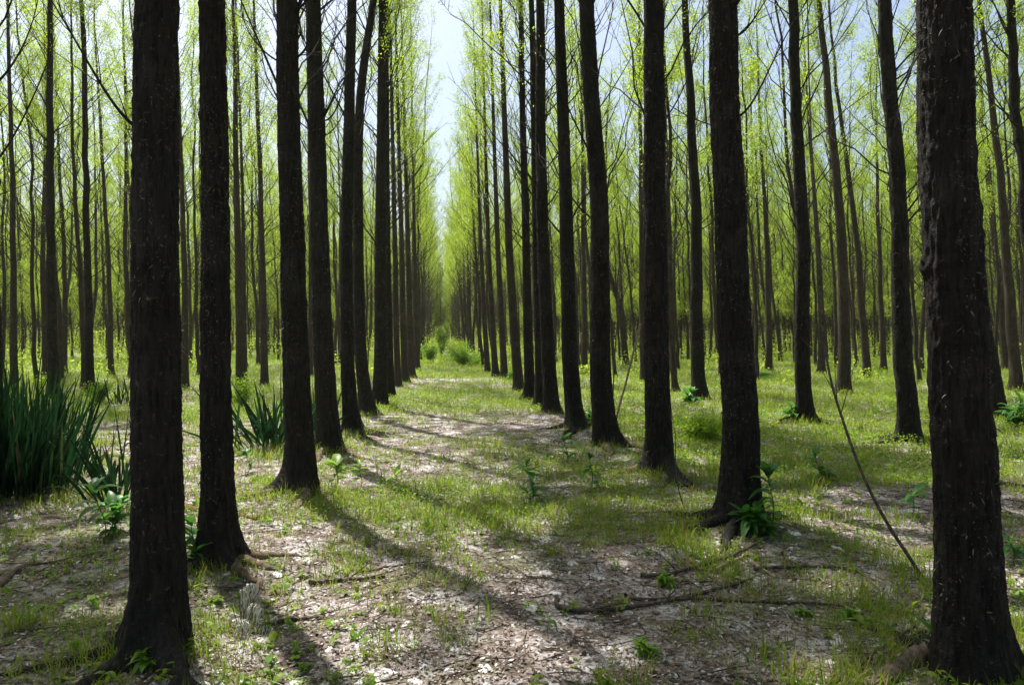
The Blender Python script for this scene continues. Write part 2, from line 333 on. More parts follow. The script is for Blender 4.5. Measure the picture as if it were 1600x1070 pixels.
# ------------------------------------------------------------------ ground
MOUND = [(t['base'][0], t['base'][1], 0.05 + 0.15 * t['r0']) for t in hand if t['depth'] < 16]
def ground_h(x, y):
    x = np.asarray(x, float); y = np.asarray(y, float)
    z = 0.07 * (noise2(x, y, 0.5, 1) - 0.5) + 0.03 * (noise2(x, y, 1.9, 2) - 0.5) + 0.018 * (noise2(x, y, 7, 3) - 0.5)
    for mx, my, a in MOUND:
        z = z + a * np.exp(-((x - mx) ** 2 + (y - my) ** 2) / 0.22)
    return z
def axis(c, near, far, step, n):
    t = np.linspace(0, 1, n); out = near + (far - near) * t ** 3.2
    mid = np.arange(-near, near, step)
    return c + np.concatenate([-out[::-1], mid[1:], out])
gx = axis(0.5, 7.0, 500, 0.06, 70); gy = axis(7.0, 6.5, 600, 0.06, 90)
GX, GY = np.meshgrid(gx, gy, indexing='ij')
gz = ground_h(GX, GY) * np.clip(1 - (np.hypot(GX, GY) - 120) / 100, 0, 1)
gz += 0.008 * (noise2(GX, GY, 22, 5) - 0.5) * (np.hypot(GX, GY - 7) < 12)
nx, ny = GX.shape
A = Acc(); ii, jj = np.meshgrid(np.arange(nx - 1), np.arange(ny - 1), indexing='ij'); b = ii * ny + jj
A.add(np.stack([GX, GY, gz], -1).reshape(-1, 3), np.stack([b, b + ny, b + ny + 1, b + 1], -1).reshape(-1, 4))
tag(A.obj('ground', GROUND), kind='structure')

# ------------------------------------------------------------------ trees
def curve_at(t, h):
    return np.stack([np.interp(h, t['h'], t['x']), np.interp(h, t['h'], t['y']), h], -1)
def radius_at(t, h): return t['r0'] * np.clip(1 - h / (t['H'] + 1.5), 0.02, 1) ** 1.0
def trunk_geo(t, rs, near):
    """one tapered trunk with a fluted, rooted foot and furrowed bark"""
    if near == 2: dz1, S, hm = 0.011, 110, 5.0
    elif near == 1: dz1, S, hm = 0.04, 40, 7.0
    else: dz1, S, hm = 0.35, 11, 4.0
    hh = np.concatenate([np.arange(-0.25, hm, dz1), np.arange(hm, t['H'], 0.4 if near else 0.9), [t['H']]])
    if near == 0: hh = np.concatenate([[-0.25, 0, 0.06, 0.14, 0.3, 0.55], np.arange(1, t['H'], 0.9), [t['H']]])
    c = curve_at(t, np.maximum(hh, 0)); c[:, 2] = hh + t.get('z0', 0)
    r = radius_at(t, np.maximum(hh, 0)); r[-1] *= 0.3
    a = np.arange(S) / S * 2 * np.pi; hc = np.maximum(hh, 0)
    nr = rs.integers(4, 7); ra = np.sort(rs.uniform(0, 2 * np.pi, nr)); rl = rs.uniform(0.5, 1.3, nr)
    lobes = sum(l * np.exp(-((np.angle(np.exp(1j * (a - q)))) / 0.30) ** 2) for q, l in zip(ra, rl))
    fl = 0.26 * np.exp(-hc / 0.2)[:, None] + (1.0 if near == 2 else 0.75) * np.exp(-hc / 0.12)[:, None] * lobes[None, :] + 0.10 * np.exp(-hc / 0.6)[:, None] * (1 + lobes[None, :])
    RR = r[:, None] * (1 + fl)
    HH, AA = np.meshgrid(hh, a, indexing='ij')
    sd_ = int(rs.integers(1000))
    cx, sx = np.cos(AA), np.sin(AA)
    RR = RR * (1 + 0.035 * (noise(np.stack([cx * 1.1 + 5, sx * 1.1 + 5, HH * 0.7], -1), sd_) - 0.5) + 0.05 * (noise(np.stack([cx * 2.2 + 5, sx * 2.2 + 5, HH * 3.0], -1), sd_ + 1) - 0.5))
    if near:
        k = t['r0'] * 62
        n1 = noise(np.stack([cx * k + 50, sx * k + 50, HH * 11], -1), sd_ + 2); n2 = noise(np.stack([cx * k * 2 + 50, sx * k * 2 + 50, HH * 34], -1), sd_ + 3)
        n3 = noise(np.stack([cx * 3 + 50, sx * 3 + 50, HH * 28], -1), sd_ + 4)
        fur = 1 - np.abs(2 * n1 - 1)
        RR = RR + 0.013 * (fur - 0.6) + 0.010 * (n2 - 0.5) 
        for _ in range(16):
            kh, ka, kw = rs.uniform(0.7, hm), rs.uniform(0, 2 * np.pi), rs.uniform(0.020, 0.045)
            dd = ((HH - kh) / (kw * 0.8)) ** 2 + (np.angle(np.exp(1j * (AA - ka))) * t['r0'] / kw) ** 2
            RR = RR + kw * 0.42 * np.exp(-dd) - kw * 0.45 * np.exp(-dd * 5)
    v = np.stack([c[:, 0][:, None] + RR * cx, c[:, 1][:, None] + RR * sx, np.broadcast_to(c[:, 2][:, None], RR.shape)], -1)
    K = len(hh); kk, j = np.meshgrid(np.arange(K - 1), np.arange(S), indexing='ij'); b = kk * S
    q = np.stack([b + j, b + (j + 1) % S, b + S + (j + 1) % S, b + S + j], -1).reshape(-1, 4)
    return v.reshape(-1, 3), q, ra, rl
def limb_lines(t, rs, h0, h1, n, crown0=6.5):
    h = np.sort(h0 + (h1 - h0) * rs.uniform(0, 1, n) ** 0.9)
    az = rs.uniform(0, 2 * np.pi, n)
    fh = h / t['H']
    L = np.where(h < crown0, rs.uniform(0.6, 2.7, n), (2.7 - 1.9 * np.clip((fh - 0.35) / 0.65, 0, 1)) * rs.uniform(0.75, 1.15, n))
    el = np.where(h < crown0, rs.uniform(35, 68, n), rs.uniform(50, 70, n)) * np.pi / 180
    s = np.linspace(0, 1, 7)[None, :]
    bend = rs.uniform(-0.1, 0.35, n)[:, None]
    hor = L[:, None] * (np.cos(el)[:, None] * s) ; ver = L[:, None] * (np.sin(el)[:, None] * s + bend * (s ** 2 - 0.2 * s))
    wob = rs.normal(size=(n, 1)) * 0.25 * s ** 2
    P0 = curve_at(t, h); P0[:, 2] += t.get('z0', 0)
    A_ = az[:, None] + wob
    jit = rs.normal(size=(n, 7, 3)) * 0.018 * L[:, None, None]; jit[:, 0] = 0
    P = P0[:, None, :] + np.stack([hor * np.cos(A_), hor * np.sin(A_), ver], -1) + jit
    rb = np.minimum(radius_at(t, h) * 0.34, 0.0035 + 0.0048 * L)
    RR = rb[:, None] * (1 - 0.82 * s); return h, P, RR, L
def twig_lines(h, P, L, rs, m):
    n = len(h); idx = np.repeat(np.arange(n), m); s = rs.uniform(0.25, 0.97, n * m)
    f = s * 6; i0 = np.minimum(f.astype(int), 5); fr = (f - i0)[:, None]
    B = P[idx, i0] * (1 - fr) + P[idx, i0 + 1] * fr
    D = unit(unit(P[idx, i0 + 1] - P[idx, i0]) + rand_unit(n * m, rs) * 0.75 + np.array([0, 0, 0.15]))
    tl = L[idx] * rs.uniform(0.12, 0.34, n * m) * (1.2 - 0.5 * s)
    q = np.linspace(0, 1, 4)[None, :, None]
    T = B[:, None, :] + D[:, None, :] * tl[:, None, None] * q + np.array([0, 0, 1.]) * (0.12 * tl[:, None, None] * q ** 2)
    return idx, T, tl
def crown_leaves(h, P, L, T, idx, rs, n_leaf, crown0, size):
    w = np.clip((h - (crown0 - 1.6)) / 3.0, 0.0, 1) ** 2 * L
    wt = w[idx] * np.linalg.norm(T[:, -1] - T[:, 0], axis=1) * rs.random(len(T)) ** 2.5; wt = wt / wt.sum()
    k = rs.choice(len(T), n_leaf, p=wt); s = rs.uniform(0.1, 1.1, n_leaf)[:, None]
    C = T[k, 0] * (1 - s) + T[k, -1] * s + rs.normal(size=(n_leaf, 3)) * 0.085
    return leaf_quads(C, rs.uniform(0.6, 1.25, n_leaf) * size, rs, asp=0.62)

def tree_parts(t, seed, near, n_leaf=9000, crown0=6.5, parent=None, sep_h=0, size=0.052):
    rs = np.random.default_rng(seed)
    A = Acc(); v, q, ra, rl = trunk_geo(t, rs, near); A.add(v, q)
    if near:      # loose flakes and curls of bark
        n = 3600 if near == 2 else 1100; hf = rs.uniform(0.2, min(5, t['H']), n); af = rs.uniform(0, 2 * np.pi, n)
        kf = noise(np.stack([np.cos(af) * 1.6 + 9, np.sin(af) * 1.6 + 9, hf * 2.6], -1), seed) > 0.5; hf, af = hf[kf], af[kf]; n = len(hf)
        c = curve_at(t, hf); rr = radius_at(t, hf) * 1.02 + 0.003
        o = np.stack([np.cos(af), np.sin(af), np.zeros(n)], -1); c = c + o * rr[:, None]
        c[:, 2] += t.get('z0', 0)
        d = unit(o * 0.8 + rand_unit(n, rs) * 0.8)
        A.add(*strips(c, d, rs.gamma(2.5, 0.006, n) * (1 if near == 2 else 1.5), rs.uniform(0.003, 0.009, n) * (1 if near == 2 else 1.5), rs.uniform(-0.3, 0.9, n), K=4, roll=rs.uniform(0, 3, n)), 1)
    n_low = 32 if near else 24
    h1, P1, R1, L1 = limb_lines(t, rs, 2.9, crown0, n_low, crown0)
    if 'lowfree' in t:
        k = h1 > t['lowfree']; h1, P1, R1, L1 = h1[k], P1[k], R1[k], L1[k]
    h2, P2, R2, L2 = limb_lines(t, rs, crown0, t['H'] * 0.98, 44, crown0)
    branches = []
    i1, T1, l1 = twig_lines(h1, P1, L1, rs, 6)
    if sep_h:
        for b_ in range(len(h1)):
            if h1[b_] < sep_h:
                B = Acc(); B.add(*tubes(P1[b_:b_ + 1], R1[b_:b_ + 1], 7)); k = i1 == b_
                B.add(*tubes(T1[k], np.outer(R1[b_, 0] * 0.30 * np.ones(k.sum()), [1, .8, .6, .3]), 4)); branches.append(B)
        keep = h1 >= sep_h
    else: keep = np.ones(len(h1), bool)
    if keep.any():
        A.add(*tubes(P1[keep], R1[keep], 5)); k = keep[i1]
        A.add(*tubes(T1[k], np.outer(np.full(k.sum(), 0.0035), [1, .8, .6, .3]), 3))
    A.add(*tubes(P2, R2 * 0.75, 4))
    i2, T2, l2 = twig_lines(h2, P2, L2, rs, 9)
    C = Acc()
    C.add(*tubes(T2, np.outer(np.full(len(T2), 0.0020), [1, .8, .6, .3]), 3), 1)
    Pa = np.concatenate([T1, T2]); ix = np.concatenate([i1, i2 + len(h1)])
    C.add(*crown_leaves(np.concatenate([h1, h2]), None, np.concatenate([L1, L2]), Pa, ix, rs, n_leaf, crown0, size), 0)
    base = (0, 0, 0)
    return A, C, branches, ra, rl, rs

# long branches seen one by one in the photograph: tree index -> [(pixel polyline, start radius, offset towards camera)]
SPECIAL = {
 0: [([(202, 192), (165, 140), (120, 70), (70, -15)], 0.011, 0.1)],
 2: [([(436, 96), (410, 80), (390, 50), (374, 5)], 0.012, 0.05), ([(466, 88), (482, 70), (486, 40), (492, -10)], 0.014, 0.2)],
 3: [([(512, 186), (528, 165), (540, 120), (541, 60), (536, -10)], 0.014, 0.3), ([(510, 212), (530, 190), (541, 160), (548, 110)], 0.010, 0.2)],
 12: [([(1444, 75), (1425, 110), (1405, 160), (1398, 200)], 0.006, 0.1)],
 13: [([(1156, 54), (1178, 30), (1200, -5)], 0.013, 0.1), ([(1163, 178), (1190, 130), (1222, 70), (1268, -8)], 0.012, 0.1),
      ([(1140, 197), (1090, 190), (1050, 175), (1010, 130), (975, 75), (940, -5)], 0.006, -0.3)],
 14: [([(1036, 190), (1062, 150), (1085, 90), (1098, 10)], 0.012, 0.1), ([(1036, 222), (1060, 215), (1085, 200), (1108, 180)], 0.007, 0.1)],
 15: [([(934, 175), (960, 130), (985, 95), (1000, 60)], 0.012, 0.1), ([(935, 290), (965, 260), (985, 230), (998, 190)], 0.008, 0.1)],
 24: [([(1398, 145), (1415, 120), (1428, 100), (1440, 78)], 0.022, 0.1), ([(1408, 320), (1425, 300), (1438, 270), (1445, 235)], 0.014, 0.1)],
 40: [([(-4, 130), (18, 100), (42, 60), (60, -5)], 0.020, 0.1), ([(-3, 248), (25, 205), (50, 160), (72, 98), (85, 60)], 0.016, 0.2), ([(-6, 305), (35, 292), (70, 270), (122, 238)], 0.008, 0.1)],
}
for t in hand:
    i = t['i']; near = 2 if t['depth'] < 9.5 else (1 if t['depth'] < 20 else 0)
    t['z0'] = float(ground_h(np.array([t['base'][0]]), np.array([t['base'][1]]))[0]) * 0.6
    sep = 9.0 if t['depth'] < 15.5 else 0
    if near == 2: t['lowfree'] = 3.6
    A, C, br, ra, rl, rs = tree_parts(t, 500 + i, near, n_leaf=30000 if t['depth'] < 17 else 8000, crown0=(7.6 if t['depth'] < 13.5 else 7.0 if t['depth'] < 20 else 6.2) + 1.0 * rs.random(), sep_h=sep, size=0.078 if t['depth'] < 13 else 0.050)
    root = empty('poplar_tree', (t['base'][0], t['base'][1], t['z0']), t['label'], 'tree', t['group'])
    t['root'] = root
    loc = np.array([t['base'][0], t['base'][1], t['z0']])
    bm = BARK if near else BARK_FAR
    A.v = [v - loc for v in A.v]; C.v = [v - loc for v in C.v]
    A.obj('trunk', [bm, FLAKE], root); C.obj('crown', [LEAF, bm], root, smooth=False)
    for B in br:
        B.v = [v - loc for v in B.v]; B.obj('branch', bm, root)
    for line, r, off in SPECIAL.get(i, []):
        P = np.array([plane_pt(px, py, t['Y'] - off * 2 * k / max(1, len(line) - 1)) for k, (px, py) in enumerate(line)])
        h0_ = max(0.3, P[0, 2] - 0.06); P = np.concatenate([curve_at(t, np.array([h0_])) + [[0, 0, t['z0']]], P])
        s0 = np.linspace(0, 1, len(P)); s1 = np.linspace(0, 1, 16)
        cf = [np.polyfit(s0, P[:, c], min(3, len(P) - 1)) for c in range(3)]
        Q = np.stack([np.polyval(c, s1) for c in cf], -1)[None] - loc
        B = Acc(); RRr = (r * (1 - 0.75 * s1))[None]; B.add(*tubes(Q, RRr, 8))
        idx = rs.integers(4, 15, 7); D = unit(unit(Q[0, idx] - Q[0, idx - 1]) + rand_unit(7, rs) * 0.6 + np.array([0, 0, 0.1]))
        tl = rs.uniform(0.15, 0.5, 7)[:, None, None]; s4 = np.linspace(0, 1, 4)[None, :, None]
        B.add(*tubes(Q[0, idx][:, None] + D[:, None] * tl * s4, np.outer(np.full(7, r * 0.28), [1, .8, .6, .3]), 4))
        B.obj('branch', bm, root)
    if t['depth'] < 13.5:      # surface roots running out from the foot
        for q_, l_ in zip(ra, rl):
            Lr = (0.35 + 0.55 * l_) * (t['r0'] / 0.15) * 0.8; s = np.linspace(0, 1, 14)
            an = q_ + np.cumsum(rs.normal(size=14)) * 0.05
            rad0 = t['r0'] * 1.05
            px_ = t['base'][0] + (rad0 + Lr * s) * np.cos(an); py_ = t['base'][1] + (rad0 + Lr * s) * np.sin(an)
            rr = t['r0'] * 0.40 * (1 - s) ** 0.8 + 0.008
            pz = ground_h(px_, py_) + rr * (0.55 - 1.0 * s)
            B = Acc(); B.add(*tubes(np.stack([px_, py_, pz], -1)[None] - loc, rr[None], 12)); B.obj('root', ROOT if i in (1, 2, 3, 14, 15) else bm, root)

# a few kinds of slim distant tree, copied along the rows
VAR = []
for k in range(12):
    rs = np.random.default_rng(900 + k); H = 14.8 + 2.4 * rs.random()
    h = np.arange(0, H + .01, .5)
    t = dict(h=h, x=0.18 * np.cumsum(rs.normal(size=len(h))) * 0.22, y=0.18 * np.cumsum(rs.normal(size=len(h))) * 0.22, r0=0.072 + 0.028 * rs.random(), H=H)
    t['x'] -= t['x'][0]; t['y'] -= t['y'][0]
    A, C, _, _, _, _ = tree_parts(t, 950 + k, 0, n_leaf=7500 if k < 7 else 10500, crown0=5.0 + 1.6 * rs.random() if k < 7 else 2.2, size=0.060 if k < 7 else 0.080)
    VAR.append((A, C))
ROWS = [('RA', 2.35), ('RB', 6.7), ('RC', 11.0), ('RD', 15.8), ('RE', 20.0)] + [('R%d' % k, 20.0 + 4.3 * k) for k in range(1, 19)] + \
       [('LA', -1.45), ('LB', -5.6), ('LC', -9.7), ('LD', -13.6), ('LE', -17.7)] + [('L%d' % k, -17.7 - 4.2 * k) for k in range(1, 16)]
inview, rest = [], []
for _ in range(13):
    rest.append((rng.uniform(-1.2, 2.2), rng.uniform(114, 136), rng.uniform(0, 6.28), rng.normal() * 2, rng.normal() * 2, rng.uniform(0.9, 1.1), int(rng.integers(7, 12)), 'far'))
for _ in range(190):      # a belt of trees closing the far end of the lane
    rest.append((rng.uniform(-32, 34), rng.uniform(132, 158), rng.uniform(0, 6.28), rng.normal() * 2, rng.normal() * 2, rng.uniform(0.9, 1.15), int(rng.integers(7, 12)), 'far'))
HXY = np.array([t['base'][:2] for t in hand])
for ri, (row, X) in enumerate(ROWS):
    y = -14.0
    while y < 138:
        y += (2.45 if row[1] == 'A' else 2.0 if X < -4 else 1.55) + rng.uniform(-0.3, 0.3)
        x = X + rng.normal() * 0.14
        if rng.random() < (0.30 if X < -4 and 15 < y < 75 else 0.05): continue
        if np.hypot(x, y) < 2.6: continue
        if np.min(np.hypot((HXY[:, 0] - x) * 0.8, HXY[:, 1] - y)) < 1.7: continue
        p = project(x, y, 0); vis = p is not None and -25 < p[0] < 1625 and y > 2
        lim = {'LA': 34, 'RA': 29, 'LB': 22, 'RB': 17, 'RC': 19, 'LC': 20, 'LD': 22, 'RD': 21}.get(row, 20)
        if vis and y < lim: continue
        if abs(x) > 18 + 0.78 * max(y, 0) : continue
        if y < 1.0 and abs(x) > 12: continue
        side = 'L' if X < 0 else 'R'
        lean = (-0.9 if side == 'L' else -3.2) + rng.normal() * 1.3
        rec = (x, y, rng.uniform(0, 2 * math.pi), lean, rng.normal() * 1.2, rng.uniform(0.88, 1.12), int(rng.integers(7)) if row[1] == 'A' or row in ('LB', 'RB') or y < 42 + 12 * rng.random() else int(rng.integers(12) if rng.random() < 0.4 else rng.integers(7, 12)), row)
        (inview if vis else rest).append(rec)
inview.sort(key=lambda r: r[1])
n_ind = 300 - len(hand)
single, rest = inview[:n_ind], rest + inview[n_ind:]
NTH = ['first', 'second', 'third', 'fourth', 'fifth']
def row_phrase(row):
    side = 'left' if row[0] == 'L' else 'right'
    if row[1] == 'A': return 'far down the row that lines the %s of the lane' % side
    if row[1] in 'BCDE': return 'standing far back in the %s row %s of the lane' % (NTH['ABCDE'.index(row[1])], side)
    return 'standing beyond the fifth row %s of the lane' % side
protos = {}
def rotm(rec):
    return Matrix.Rotation(R_(rec[3]), 4, 'Y') @ Matrix.Rotation(R_(rec[4]), 4, 'X') @ Matrix.Rotation(rec[2], 4, 'Z')
for rec in single:
    x, y, az, lx, ly, sc, k, row = rec
    ph = row_phrase(row)
    root = empty('poplar_tree', (0, 0, 0), 'thin distant poplar trunk ' + ph, 'tree', 'thin distant poplars ' + ph)
    root.matrix_world = Matrix.Translation((x, y, float(ground_h(np.array([x]), np.array([y]))[0]))) @ rotm(rec) @ Matrix.Scale(sc, 4)
    if k not in protos:
        A, C = VAR[k]; protos[k] = (A.obj('trunk', BARK_FAR, root), C.obj('crown', [LEAF, BARK_FAR], root, smooth=False))
    else:
        for p_ in protos[k]:
            c = p_.copy(); COL.objects.link(c); c.parent = root

# the mass of further trees: one object, instances of the same kinds
def scatter(name, recs, pairs, mat=None):
    me = bpy.data.meshes.new(name); n = len(recs)
    me.vertices.add(n); me.vertices.foreach_set('co', np.array([[r[0], r[1], r[2]] for r in recs], np.float32).ravel())
    for an, ty, ar in (('rot', 'FLOAT_VECTOR', [r[3] for r in recs]), ('sc', 'FLOAT', [r[4] for r in recs]), ('kind', 'INT', [r[5] for r in recs])):
        a = me.attributes.new(an, ty, 'POINT')
        if ty == 'FLOAT_VECTOR': a.data.foreach_set('vector', np.array(ar, np.float32).ravel())
        else: a.data.foreach_set('value', np.array(ar, np.float32 if ty == 'FLOAT' else np.int32))
    o = bpy.data.objects.new(name, me); COL.objects.link(o)
    ng = bpy.data.node_groups.new(name, 'GeometryNodeTree')
    ng.interface.new_socket('Geometry', in_out='INPUT', socket_type='NodeSocketGeometry'); ng.interface.new_socket('Geometry', in_out='OUTPUT', socket_type='NodeSocketGeometry')
    N = ng.nodes; Lk = ng.links; gi = N.new('NodeGroupInput'); go = N.new('NodeGroupOutput'); jo = N.new('GeometryNodeJoinGeometry')
    def attr(nm, ty):
        a = N.new('GeometryNodeInputNamedAttribute'); a.data_type = ty; a.inputs[0].default_value = nm; return a.outputs[0]
    rot, sc_, kd = attr('rot', 'FLOAT_VECTOR'), attr('sc', 'FLOAT'), attr('kind', 'INT')
    er = N.new('FunctionNodeEulerToRotation'); Lk.new(rot, er.inputs[0])
    for k, obs in pairs.items():
        cj = N.new('GeometryNodeJoinGeometry')
        for ob in obs:
            oi = N.new('GeometryNodeObjectInfo'); oi.inputs[0].default_value = ob; Lk.new(oi.outputs['Geometry'], cj.inputs[0])
        cm = N.new('FunctionNodeCompare'); cm.data_type = 'INT'; cm.operation = 'EQUAL'; Lk.new(kd, cm.inputs['A'] if False else cm.inputs[2]); cm.inputs[3].default_value = k
        ip = N.new('GeometryNodeInstanceOnPoints'); Lk.new(gi.outputs[0], ip.inputs['Points']); Lk.new(cm.outputs[0], ip.inputs['Selection'])
        Lk.new(cj.outputs[0], ip.inputs['Instance']); Lk.new(er.outputs[0], ip.inputs['Rotation']); Lk.new(sc_, ip.inputs['Scale']); Lk.new(ip.outputs[0], jo.inputs[0])
    Lk.new(jo.outputs[0], go.inputs[0])
    m = o.modifiers.new('scatter', 'NODES'); m.node_group = ng
    return o
recs = []
for r in rest:
    e = rotm(r).to_euler()
    recs.append((r[0], r[1], float(ground_h(np.array([r[0]]), np.array([r[1]]))[0]), (e.x, e.y, e.z), r[5], r[6]))
print('trees: hand', len(hand), 'single', len(single), 'rest', len(recs))
tag(scatter('forest', recs, protos), 'mass of thin poplars filling the forest far behind the nearer rows', 'forest', kind='stuff')

# ------------------------------------------------------------------ ground cover
def fan(n, z0, z1, power=1.4, spread=44, rs=rng):
    """points in a wide wedge ahead of the camera, thinning out with distance"""
    u = rs.uniform(0, 1, n); e = 2 - power
    d = (z0 ** e + u * (z1 ** e - z0 ** e)) ** (1 / e)
    a = R_(spread) * rs.uniform(-1, 1, n) + YAW
    return np.sin(a) * d * 1.0, np.cos(a) * d, d
def lush(x, y):
    n = 0.55 * noise2(x, y, 0.45, 21) + 0.3 * noise2(x, y, 1.6, 22) + 0.15 * noise2(x, y, 5.0, 23)
    b = n - 0.08 - 0.16 * np.clip((8.5 - y) / 3.5, 0, 1) + 0.03 * (y < 8) * (x < 0.6) - 0.13 * ((x > 0.3) & (x < 4.5) & (y < 5.8))
    lane = np.clip(1 - np.abs(x - 0.5) / 2.2, 0, 1) > 0
    b = b + np.where((x > 3.0) & (y > 7.5), 0.30, 0) + np.where(y > 30, 0.2, 0)
    b = b + np.where(lane & (y > 15.5) & (y < 22), 0.32, 0) - np.where(lane & (y > 10) & (y < 15), 0.08, 0) + np.where(lane & (y > 28), 0.3, 0) - np.where(lane & (y > 23) & (y < 27), 0.1, 0)
    b = b + np.where((x < -2.2) & (y > 14), 0.22, 0) - np.where((x < -2) & (y > 5.5) & (y < 12), 0.07, 0)
    return b
rs = np.random.default_rng(5)
# grass: tufts of blades
x, y, d = fan(95000, 2.6, 60, 1.55, 44, rs); k = rs.uniform(0.12, 0.62, len(x)) < lush(x, y) + 0.42 * (noise2(x, y, 3.2, 66) - 0.55); x, y, d = x[k], y[k], d[k]
tx, ty = [], []
for t in hand:
    if t['depth'] < 17:
        nb_ = 45; q_ = rs.uniform(0, 2 * np.pi, nb_); rr_ = t['r0'] * 1.35 + rs.gamma(1.5, 0.07, nb_); tx.append(t['base'][0] + rr_ * np.cos(q_)); ty.append(t['base'][1] + rr_ * np.sin(q_))
x = np.concatenate([x] + tx); y = np.concatenate([y] + ty); d = np.hypot(x, y)
m = 7; X = np.repeat(x, m) + rs.normal(size=len(x) * m) * 0.022 * np.repeat(np.sqrt(d / 3), m); Yv = np.repeat(y, m) + rs.normal(size=len(x) * m) * 0.022 * np.repeat(np.sqrt(d / 3), m)
D = np.repeat(d, m); n = len(X); hN = 0.3 + 1.3 * noise2(X, Yv, 2.3, 33) ** 1.3 + 0.2
Lg = rs.uniform(0.04, 0.16, n) * hN * (1 + D / 60)
dv = rs.normal(size=(n, 3)) * 0.38; dv[:, 2] = 1
A = Acc(); Z = ground_h(X, Yv) - 0.004
A.add(*strips(np.stack([X, Yv, Z], -1), dv, Lg, 0.0035 * np.sqrt(D / 2.5) * rs.uniform(0.7, 1.5, n), rs.uniform(0.0, 0.7, n), K=4, fold=0.1, peak=0.2))
tag(A.obj('grass', GRASS, smooth=False), 'thin tufts of short green and straw coloured grass across the forest floor', 'grass', kind='stuff')
print('grass', n)
# low broad leaved ground cover
def sprigs(A, x, y, rs, L0, m):
    n = len(x) * m; X = np.repeat(x, m); Yv = np.repeat(y, m); h = rs.uniform(0, 1, n) * np.repeat(rs.uniform(0.01, 0.07, len(x)), m)
    d = rs.normal(size=(n, 3)); d[:, 2] = rs.uniform(0.1, 1.1, n)
    L = L0 * rs.gamma(4, 0.25, n); A.add(*strips(np.stack([X + rs.normal(size=n) * .008, Yv + rs.normal(size=n) * .008, ground_h(X, Yv) + h], -1), d, L, L * rs.uniform(0.25, 0.55, n), rs.uniform(0.1, 0.8, n), K=5, fold=0.15, peak=0.45))
x, y, d = fan(520000, 2.6, 90, 1.45, 44, rs); k = rs.uniform(0.36, 0.66, len(x)) < lush(x, y) * (0.85 + 0.3 * noise2(x, y, 0.9, 44)) - 0.06 * np.clip((9 - y) / 3, 0, 1); x, y, d = x[k], y[k], d[k]
n = len(x); A = Acc(); hh = rs.uniform(0.01, 0.09, n) * (0.5 + 1.1 * noise2(x, y, 2.0, 45)) * (1 + d / 40)
A.add(*leaf_quads(np.stack([x, y, ground_h(x, y) + hh], -1), rs.uniform(0.009, 0.024, n) * np.sqrt(d / 3.2), rs, flat=0.6, asp=0.7))
x, y, d = fan(2600, 2.7, 14, 1.35, 42, rs); k = noise2(x, y, 1.4, 91) > 0.45; sprigs(A, x[k], y[k], rs, 0.035, 9)
x = rs.uniform(2.9, 12, 2600); y = rs.uniform(6.5, 22, 2600); k = noise2(x, y, 0.9, 95) > 0.5; sprigs(A, x[k], y[k], rs, 0.06, 10)
x = rs.uniform(-9, -1.8, 1200); y = rs.uniform(8, 22, 1200); k = noise2(x, y, 0.9, 96) > 0.55; sprigs(A, x[k], y[k], rs, 0.055, 10)
tag(A.obj('ground_cover', COVER, smooth=False), 'low broad leaved weeds carpeting the ground in bright green patches', 'ground cover', kind='stuff')
print('cover', n)
# dead leaves and litter
x, y, d = fan(190000, 2.5, 26, 1.5, 44, rs); n = len(x); A = Acc()
A.add(*leaf_quads(np.stack([x, y, ground_h(x, y) + rs.uniform(0.002, 0.014, n)], -1), rs.gamma(3.0, 0.0052, n).clip(0.005, 0.04) * (1 + d / 18), rs, flat=0.7, asp=0.55))
x, y, d = fan(9000, 2.5, 11, 1.3, 42, rs); n = len(x); dv = rs.normal(size=(n, 3)); dv[:, 2] = rs.uniform(0, 0.5, n)
L = rs.uniform(0.014, 0.038, n); A.add(*strips(np.stack([x, y, ground_h(x, y) + 0.004], -1), dv, L, L * rs.uniform(0.35, 0.7, n), rs.uniform(-0.2, 0.7, n), K=5, fold=rs.uniform(0.1, 0.5), peak=0.45))
x, y, d = fan(16000, 2.5, 14, 1.3, 42, rs); n = len(x); dv = rs.normal(size=(n, 3)); dv[:, 2] = rs.uniform(0.0, 0.35, n)
A.add(*strips(np.stack([x, y, ground_h(x, y) + 0.003], -1), dv, rs.uniform(0.03, 0.14, n), rs.uniform(0.0012, 0.0032, n) * (1 + d / 12), rs.uniform(0, 0.4, n), K=4, peak=0.3))
tag(A.obj('leaf_litter', LITTER, smooth=False), 'brown and pinkish grey dead leaves scattered over the forest floor', 'leaf litter', kind='stuff')
# seed fluff: low irregular white lumps
x, y, d = fan(6500, 2.8, 34, 1.3, 42, rs); k = noise2(x, y, 1.3, 61) > 0.52; x, y, d = x[k], y[k], d[k]; n = len(x)
a = np.arange(9) / 9 * 2 * np.pi; A = Acc()
rad = rs.gamma(1.5, 0.010, n).clip(0.004, 0.042) * (1 + d / 25); irr = rs.uniform(0.55, 1.3, (n, 9)); st = rs.uniform(0.5, 1.6, n)
rings = []
for f, hz in ((1.0, 0.0), (0.75, 0.6), (0.35, 1.0), (0.02, 1.05)):
    rings.append(np.stack([x[:, None] + rad[:, None] * irr * f * np.cos(a), y[:, None] + rad[:, None] * st[:, None] * irr * f * np.sin(a), np.broadcast_to((ground_h(x, y) - 0.003 + rad * 0.22 * hz)[:, None], (n, 9)) + rs.normal(size=(n, 9)) * 0.003], -1))
v = np.stack(rings, 1).reshape(-1, 3); nn, kk, j = np.meshgrid(np.arange(n), np.arange(3), np.arange(9), indexing='ij'); b = (nn * 4 + kk) * 9
A.add(v, np.stack([b + j, b + (j + 1) % 9, b + 9 + (j + 1) % 9, b + 9 + j], -1).reshape(-1, 4))
tag(A.obj('seed_fluff', FLUFF), 'whitish clumps of fallen seed fluff lying between the grass', 'fluff', kind='stuff')
